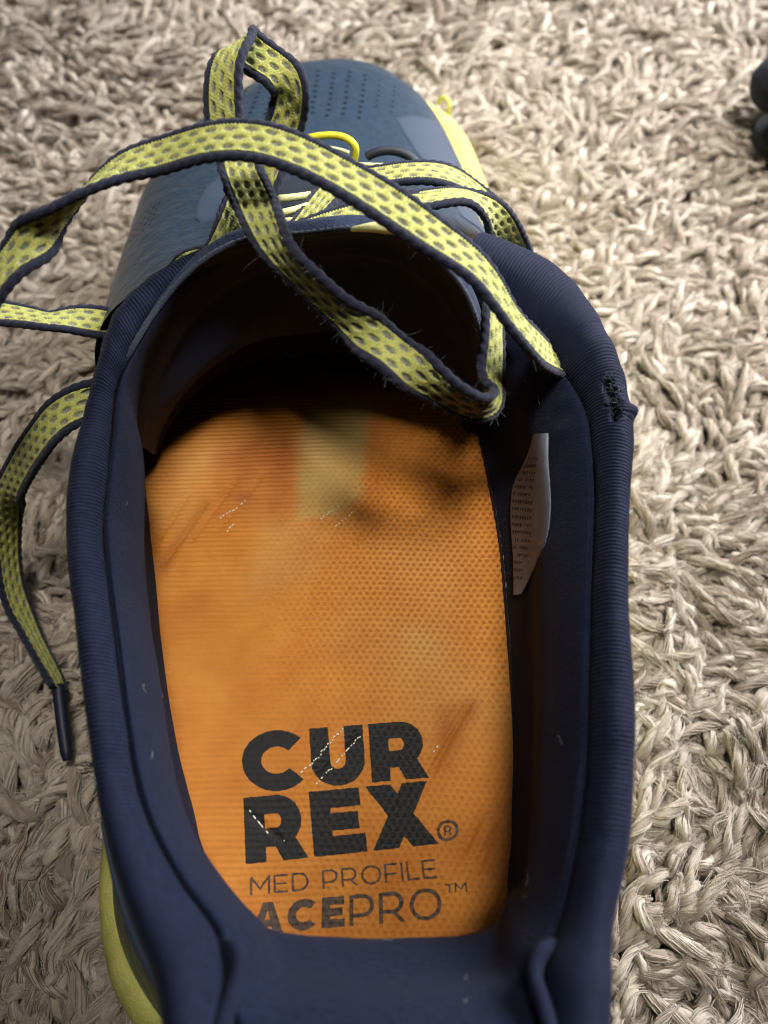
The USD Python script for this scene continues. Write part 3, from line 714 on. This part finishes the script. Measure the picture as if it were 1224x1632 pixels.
    for (a, b, n) in GLINTS:
        A_, B_ = np.array(at(*a, IZ)), np.array(at(*b, IZ))
        for t in np.linspace(0, 1, n):
            if rng.random() < .12: continue
            p = A_ * (1 - t) + B_ * t + np.r_[rng.normal(0, .00012, 2), 0]
            i = np.argmin((X - p[0]) ** 2 + (Y - p[1]) ** 2); p[2] = P.reshape(-1, 3)[i, 2] + .00012
            s = trimesh.creation.icosphere(1, 1.0); d = (B_ - A_) / np.linalg.norm(B_ - A_)
            vv = s.vertices * [rng.uniform(.5, 1.0) * np.linalg.norm(B_ - A_) / n * .55, .00016, .00012]
            vv = vv[:, :1] * d + vv[:, 1:2] * np.array([-d[1], d[0], 0]) + vv[:, 2:] * Zv
            g.append((vv + p, s.faces))
    part(IN, IB, 'shiny_stitch', join(g), glint_m, kind='stuff', label='short shiny stitches in diagonal lines on the insole')

CREASES = [((380, 760), (300, 870), -.0004), ((420, 755), (345, 850), -.0003), ((300, 790), (245, 880), -.0004), ((600, 760), (500, 850), -.0003), ((575, 1160), (480, 1250), -.0003), ((750, 1120), (690, 1225), -.0006), ((735, 1120), (700, 1180), -.0004), ((390, 1290), (450, 1340), -.0003), ((765, 1300), (735, 1370), -.0005), ((790, 1310), (762, 1390), -.0005), ((330, 800), (262, 905), -.0005), ((640, 790), (560, 870), -.0004)]
GLINTS = [((352, 826), (392, 798), 9), ((362, 846), (378, 832), 4), ((512, 826), (540, 806), 7), ((536, 838), (566, 814), 7), ((480, 1228), (494, 1219), 3), ((494, 1220), (546, 1160), 17), ((500, 1252), (574, 1172), 21), ((692, 1198), (698, 1190), 2), ((398, 1292), (424, 1326), 5), ((446, 1336), (452, 1338), 2)]
build_insole()

# ------------------------------------------------------------------ size label inside the right wall
LT = cKDTree(lin_d.reshape(-1, 3)[:, :3])
def on_lining(u, v, lift):
    """where the sight line of pixel (u, v) meets the lining"""
    z = np.linspace(0.045, 0.086, 160); pts = np.array([at(u, v, q) for q in z])
    d, i = LT.query(pts); nn = ln[::3].reshape(-1, 3)[i]; nn = nn * np.where(nn[:, :1] > 0, -1, 1)      # towards the inside (left)
    sd = ((pts - lin_d.reshape(-1, 3)[i]) * nn).sum(1)
    k = np.where((sd[:-1] < 0) & (sd[1:] >= 0))[0]
    k = k[-1] if len(k) else int(np.argmin(np.abs(sd)))
    w = np.clip(-sd[k] / (sd[min(k + 1, 159)] - sd[k] + 1e-12), 0, 1)
    return pts[k] * (1 - w) + pts[min(k + 1, 159)] * w + nn[k] * lift
def leaf(left, right, lift, bulge, n=26, m=8):
    Lp, Rp = spline(np.array(left, float), n, pch=True), spline(np.array(right, float), n, pch=True)
    P = np.zeros((n, m, 3))
    for i in range(n):
        for j in range(m):
            q = Lp[i] + (Rp[i] - Lp[i]) * j / (m - 1)
            P[i, j] = on_lining(q[0], q[1], 0)
    for _ in range(6):
        Q_ = P.copy()
        Q_[1:-1] = (P[:-2] + 2 * P[1:-1] + P[2:]) / 4; P = Q_.copy()
        Q_[:, 1:-1] = (P[:, :-2] + 2 * P[:, 1:-1] + P[:, 2:]) / 4; P = Q_
    eye = np.array([0, 0, HEIGHT]) - P; eye /= np.linalg.norm(eye, axis=-1, keepdims=True)
    return P + eye * (lift + bulge * np.sin(np.pi * np.linspace(0, 1, m)))[None, :, None]
def solidify(P, t):
    n = grid_normals(P); n = n if n[..., 2].mean() > 0 else -n
    lo = P - n * t
    ring_ = np.concatenate([P, lo[:, ::-1]], 1)
    v, f = grid_mesh(ring_, True)
    return v, f
lp = leaf([(850, 692), (838, 735), (815, 775), (813, 830), (818, 890), (818, 948)], [(873, 690), (871, 735), (876, 790), (872, 850), (850, 905), (832, 946)], .0016, .0008)
part(SH, B0, 'size_label', solidify(lp, .0004), tag_m, label='pale grey leaf shaped label on the inner wall')
LABEL = SH + '/size_label'
lpn = grid_normals(lp); lpn = lpn if lpn[..., 2].mean() > 0 else -lpn
def bars():
    g = []
    r = np.random.default_rng(3)
    for row in range(17):
        a = 3.6 + row * 1.16
        for k in range(8):
            if r.random() < .16: continue
            t0 = .05 + k * .068 + r.uniform(0, .015); t1 = t0 + r.uniform(.03, .058)
            q = []
            for aa in (a, a + r.uniform(.35, .6)):
                for t in (t0, t1):
                    i0, j0 = int(aa), t * 7; j1 = int(j0)
                    fa, fj = aa - i0, j0 - j1
                    p = (lp[i0, j1] * (1 - fj) + lp[i0, j1 + 1] * fj) * (1 - fa) + (lp[i0 + 1, j1] * (1 - fj) + lp[i0 + 1, j1 + 1] * fj) * fa
                    q.append(p + lpn[i0, j1] * .00012)
            g.append((np.array(q), np.array([[0, 1, 3], [0, 3, 2]])))
    return join(g)
part(LABEL, B0, 'label_print', bars(), ink_tag_m, smooth=False, kind='stuff')

# ------------------------------------------------------------------ laces
WID = 0.0078
def rails(ctrl, sgn):
    A, Bq = [], []
    for (ua, va, ub, vb, z) in ctrl:
        lo, hi = 0.0, 0.0036
        f = lambda d: np.linalg.norm(at(ua, va, z + sgn * d) - at(ub, vb, z - sgn * d)) - WID
        if f(0) < 0:
            for _ in range(30):
                m = (lo + hi) / 2
                if f(m) < 0: lo = m
                else: hi = m
        else:
            # the two pixels are further apart than the lace is wide at this height: turn it to face the camera
            ds = np.linspace(0, 0.005, 60)
            fs = np.array([min(np.linalg.norm(at(ua, va, z + d) - at(ub, vb, z - d)), np.linalg.norm(at(ua, va, z - d) - at(ub, vb, z + d))) - WID for d in ds])
            k = np.argmax(fs < 0) if (fs < 0).any() else np.argmin(fs)
            lo = ds[k]
            A_h = at(ua, va, z + abs(lo)), at(ub, vb, z - abs(lo)); A_l = at(ua, va, z - abs(lo)), at(ub, vb, z + abs(lo))
            p_, q_ = A_h if np.linalg.norm(A_h[0] - A_h[1]) < np.linalg.norm(A_l[0] - A_l[1]) else A_l
            A.append(p_); Bq.append(q_); continue
        A.append(at(ua, va, z + sgn * lo)); Bq.append(at(ub, vb, z - sgn * lo))
    return np.array(A), np.array(Bq)

FUZZ = []
def lace(ctrl, sgn=1, label=None, fuzz=0.0, soft=7):
    A, Bq = rails(ctrl, sgn)
    t = chord((A + Bq) / 2)
    n = max(40, int(t[-1] / 0.00030))
    A, Bq = CubicSpline(t, A, axis=0)(np.linspace(0, t[-1], n)), CubicSpline(t, Bq, axis=0)(np.linspace(0, t[-1], n))
    C, W = (A + Bq) / 2, Bq - A
    unit = lambda X: X / (np.linalg.norm(X, axis=1, keepdims=True) + 1e-9)
    C = smooth_rail(C, 5)
    T = unit(np.gradient(C, axis=0))
    W = unit(W)
    for _ in range(2):
        W = unit(W - T * (W * T).sum(1, keepdims=True))
        W = unit(smooth_rail(W, soft))
    W = unit(W - T * (W * T).sum(1, keepdims=True)) * WID
    Nn = np.cross(T, W); Nn /= np.linalg.norm(Nn, axis=1, keepdims=True) + 1e-12
    s = chord(C)
    m = 26
    wv = np.linspace(0.16, 0.84, m)
    # woven band: yellow strands that part round staggered oval gaps, four rows
    rows_ = 3.0; pitch = 0.0033
    g = (wv - .16) / .68 * rows_
    rowi = np.clip(np.floor(g), 0, rows_ - 1); fy = g - rowi - .5
    fx = (s[:, None] / pitch + 0.5 * (rowi[None] % 2)) % 1 - .5
    ell = (fx / 0.33) ** 2 + (fy[None] / 0.27) ** 2
    hole = np.clip((1.15 - ell) / .5, 0, 1)
    strand = 0.00016 * np.cos(2 * np.pi * (s[:, None] / 0.00062 + fy[None] * 1.5 + rowi[None] * .3)) * (1 - hole)
    hgt = 0.00042 + 0.00022 * (1 - hole) * (1 - np.abs(2 * np.abs(fy[None]) - 1) * 0) + strand - 0.00016 * hole
    base = A_ = (C - W / 2)[:, None] + W[:, None] * wv[None, :, None]
    top = base + Nn[:, None] * hgt[..., None]; bot_ = base - Nn[:, None] * hgt[..., None]
    P = np.concatenate([top, bot_[:, ::-1]], 1)
    H = np.concatenate([hole, hole[:, ::-1]], 1)
    v, f = grid_mesh(P, True)
    path = part(SH, B0, 'lace_strand', (v, f), lace_m, label=label, attrs={'hole': H.ravel()})
    for k in (0.085, 0.915):
        c = C - W / 2 + W * k
        c = c + 0.00010 * np.column_stack([fb(c, 900, 81 + i, 1) for i in range(3)])
        part(path, B0, 'edge_cord', tube(c, 0.00082, 14, 0.12, 0.0021), cordm)
        nf = int(fuzz * s[-1] / 0.00035)
        for _ in range(nf):
            i = rng.integers(2, n - 2); d = rng.normal(0, 1, 3) + Nn[i] * .5; d /= np.linalg.norm(d)
            L = rng.uniform(.0004, .0013) * (3.0 if rng.random() < .04 else 1); d2 = rng.normal(0, 1, 3); q = np.linspace(0, 1, 5)[:, None]
            FUZZ.append(c[i] + d * .0007 + L * q * d + L * .4 * q ** 2 * d2)
    return path, C

lace([(-60, 560, -100, 512, .0966), (0, 481, -36, 432, .1005), (52, 424, 16, 380, .1032), (94, 371, 66, 338, .1056), (124, 326, 112, 314, .1073), (153, 284, 157, 299, .1088), (200, 240, 208, 287, .1102), (250, 221, 252, 278, .111), (330, 197, 330, 257, .114), (400, 193, 400, 255, .115), (480, 217, 468, 274, .115), (560, 257, 540, 311, .114), (640, 302, 615, 361, .112), (716, 358, 680, 404, .109), (785, 424, 748, 446, .105), (823, 495, 802, 508, .100), (850, 532, 836, 546, .095), (868, 552, 860, 568, .0885), (884, 566, 878, 578, .0825), (902, 578, 898, 588, .0745), (925, 588, 922, 598, .064)], -1, 'long lace arching over the toe from left edge to right collar', .35, 16)
lace([(-60, 470, -60, 508, .070), (0, 482, 0, 517, .070), (49, 494, 50, 520, .070), (78, 499, 80, 524, .070), (110, 490, 112, 530, .069), (147, 487, 140, 536, .068), (196, 496, 180, 541, .067), (240, 505, 225, 550, .066)], -1, 'lace running under the left collar edge', .25)
lace([(185, 590, 170, 655, .066), (140, 612, 123, 672, .071), (98, 627, 93, 697, .070), (61, 661, 71, 729, .066), (29, 697, 53, 767, .059), (5, 740, 36, 800, .051), (-14, 800, 33, 815, .041), (-10, 860, 31, 862, .031), (0, 945, 41, 940, .022), (20, 987, 60, 996, .0175), (47, 1037, 82, 1046, .017), (74, 1083, 98, 1082, .017), (84, 1100, 102, 1098, .017)], 1, 'loose lace end hanging over the carpet at left', .25)
ag = spline([at(*p) for p in [(93, 1092, .017), (97, 1130, .0165), (102, 1170, .016), (108, 1212, .015)]], 40)
part(SH + '/lace_strand_002', B0, 'aglet', tube(ag, np.interp(np.linspace(0, 1, 40), [0, .08, .9, 1], [.0014, .0015, .0014, .0010]), 14), aglet_m, label='dark navy lace tip on the carpet')
# standing loop
lace([(358, 300, 420, 300, .099), (345, 245, 404, 245, .102), (329, 195, 388, 195, .1055), (326, 140, 385, 140, .1095), (332, 108, 387, 99, .1118), (342, 92, 396, 72, .1124), (356, 87, 404, 59, .1112), (372, 94, 411, 56, .1094), (388, 112, 422, 60, .1076), (410, 129, 440, 71, .1062), (428, 138, 464, 94, .1052), (438, 146, 485, 128, .1035), (434, 162, 492, 164, .1005), (420, 195, 482, 215, .096), (408, 250, 462, 262, .092), (410, 300, 440, 310, .088)], -1, 'lace loop standing up above the toe', .3, 12)
# strand that dips into the opening
p5, _ = lace([(340, 225, 408, 225, .104), (347, 256, 413, 256, .104), (362, 290, 420, 288, .104), (381, 323, 434, 326, .105), (403, 362, 449, 366, .1055), (437, 410, 480, 418, .105), (477, 462, 524, 452, .103), (533, 521, 577, 490, .100), (605, 590, 650, 540, .097), (668, 631, 712, 590, .094), (722, 655, 748, 622, .091), (765, 663, 768, 634, .089), (794, 650, 776, 626, .088), (801, 620, 766, 600, .088), (801, 560, 769, 550, .089), (798, 500, 775, 505, .090), (802, 478, 780, 484, .090)], -1, 'lace strand dropping across the shoe opening', 1.1)
# lacing rows across the tongue
lace([(560, 272, 585, 300, .083), (600, 266, 620, 296, .0835), (645, 259, 655, 292, .084), (700, 260, 700, 294, .083), (735, 274, 733, 304, .080), (772, 304, 762, 326, .075), (800, 335, 785, 352, .068), (820, 365, 805, 380, .060)], -1, 'upper lacing row crossing to the right', .2)
lace([(590, 330, 600, 356, .088), (640, 312, 655, 338, .0885), (690, 303, 700, 328, .088), (735, 305, 738, 322, .086), (775, 322, 760, 335, .082), (812, 350, 778, 358, .075), (834, 378, 790, 386, .068), (848, 402, 800, 412, .060)], -1, 'lower lacing row bending over the right side', .2)
lace([(455, 372, 490, 384, .091), (478, 338, 518, 346, .090), (505, 303, 546, 314, .088), (530, 268, 572, 280, .086)], -1, 'short lacing strand beside the tongue edge', .2)
lace([(470, 358, 480, 384, .0945), (520, 338, 530, 376, .0945), (570, 322, 580, 368, .0945), (620, 310, 630, 362, .0940), (670, 305, 680, 355, .092)], -1, 'lacing strand lying along the tongue edge', .2)
lace([(322, 422, 346, 434, .081), (330, 396, 362, 404, .087), (344, 354, 390, 376, .090), (362, 314, 402, 336, .091), (385, 270, 425, 290, .092)], -1, 'lacing strand beside the left tongue edge', .2)
lace([(264, 448, 275, 470, .082), (272, 424, 292, 446, .084), (292, 406, 308, 430, .086), (325, 398, 332, 424, .087), (360, 396, 365, 424, .087)], -1, 'short lacing strand at the left eyelet', .2)
curves(SH, B0, 'lace_fuzz', FUZZ, 0.00005, fuzz_m, kind='stuff')

# cord loops that hold the lace
def cord(pts, r, n=60, mat=bright_m, label=None):
    part(SH, B0, 'eyelet_loop', tube(spline([at(*p) for p in pts], n), r, 10), mat, label=label)
cord([(470, 232, .078), (490, 221, .080), (520, 216, .081), (548, 219, .081), (565, 232, .080), (565, 252, .077), (560, 268, .075)], .00085, label='bright yellow webbing loop at the front of the lacing')
cord([(500, 238, .076), (530, 237, .0765), (556, 244, .076)], .0005, mat=pale_m)
cord([(555, 262, .077), (580, 263, .078), (612, 264, .078)], .00055, mat=pale_m)
cord([(420, 318, .0865), (455, 316, .0870), (495, 311, .0865)], .00080, mat=pale_m, label='pale yellow cord under the lacing')
cord([(425, 342, .0885), (455, 338, .0890), (490, 328, .0885)], .00075, mat=pale_m)
cord([(436, 353, .0895), (470, 350, .0895)], .0005, mat=pale_m)
cord([(585, 250, .0735), (615, 240, .075), (650, 248, .0745), (668, 268, .073)], .0011, mat=eyestay_m, label='dark webbing loop beside the yellow one')
# yellow loop end beyond the right edge of the toe
tp = [at(*p) for p in [(700, 166, .030), (708, 156, .034), (716, 166, .034), (714, 182, .031), (706, 190, .028)]]
part(SH, B0, 'side_loop', tube(spline(tp, 50), .0008, 10), yellow_m, label='small yellow loop at the right of the toe')

lr = np.random.default_rng(77); lint = []
for _ in range(26):
    i_, j_ = lr.integers(100, len(lin_d) - 100), lr.integers(8, 50)
    p = lin_d[i_, j_] + ln[::3][i_, j_] * 0.00012; d = lr.normal(0, 1, 3); d -= ln[::3][i_, j_] * (d @ ln[::3][i_, j_]); d /= np.linalg.norm(d); e = np.cross(d, ln[::3][i_, j_])
    q = np.linspace(-1, 1, 7)[:, None]; L0 = lr.uniform(.0003, .0012)
    lint.append(p + d * q * L0 + e * L0 * lr.normal(0, .5) * q ** 2)
curves(SH, B0, 'lint', lint, 0.00005, lint_m, kind='stuff', label='fine pale lint on the lining')
# frayed threads at the worn spot of the collar
r = np.random.default_rng(12); L_ = []
for _ in range(60):
    p = hole_c + ha * r.normal(0, .003) + r.normal(0, .0006, 3); d = r.normal(0, 1, 3) + [0.8, 0, .8]; d /= np.linalg.norm(d); q = np.linspace(0, 1, 6)[:, None]
    Ln = r.uniform(.0006, .002); L_.append(p + Ln * q * d + Ln * .4 * q ** 2 * r.normal(0, 1, 3))
curves(SH, B0, 'frayed_thread', L_, 0.00009, edge_m, kind='stuff')

# ------------------------------------------------------------------ the other dark shoe at the right edge
def second_shoe():
    c = at(1245, 182, 0.02)
    x, b = thing('dark_shoe', 'dark blue shoe tip cut off by the right picture edge', 'shoe', (c[0], c[1], 0))
    m1 = M('charcoal_blue_knit', (0.016, 0.022, 0.036), 0.7, 0.3, [(1500, 3, 0.0006, (1, 1, 1))], (350, 0.5), sheen=0.1)
    for nm, off, sc, mt in (('toe_cap', (0.020, 0.012, 0.024), (0.030, 0.012, 0.016), m1), ('outsole', (0.022, -0.002, 0.013), (0.029, 0.020, 0.011), m1), ('tongue_roll', (0.022, -0.008, 0.026), (0.030, 0.010, 0.013), m1)):
        s = trimesh.creation.icosphere(5, 1.0); v = s.vertices * sc
        v = v * (1 + 0.14 * fb(v, 60, 91)[:, None]) + c * [1, 1, 0] + off
        part('/World/dark_shoe', b, nm, (v, s.faces), mt)
second_shoe()
build_carpet()
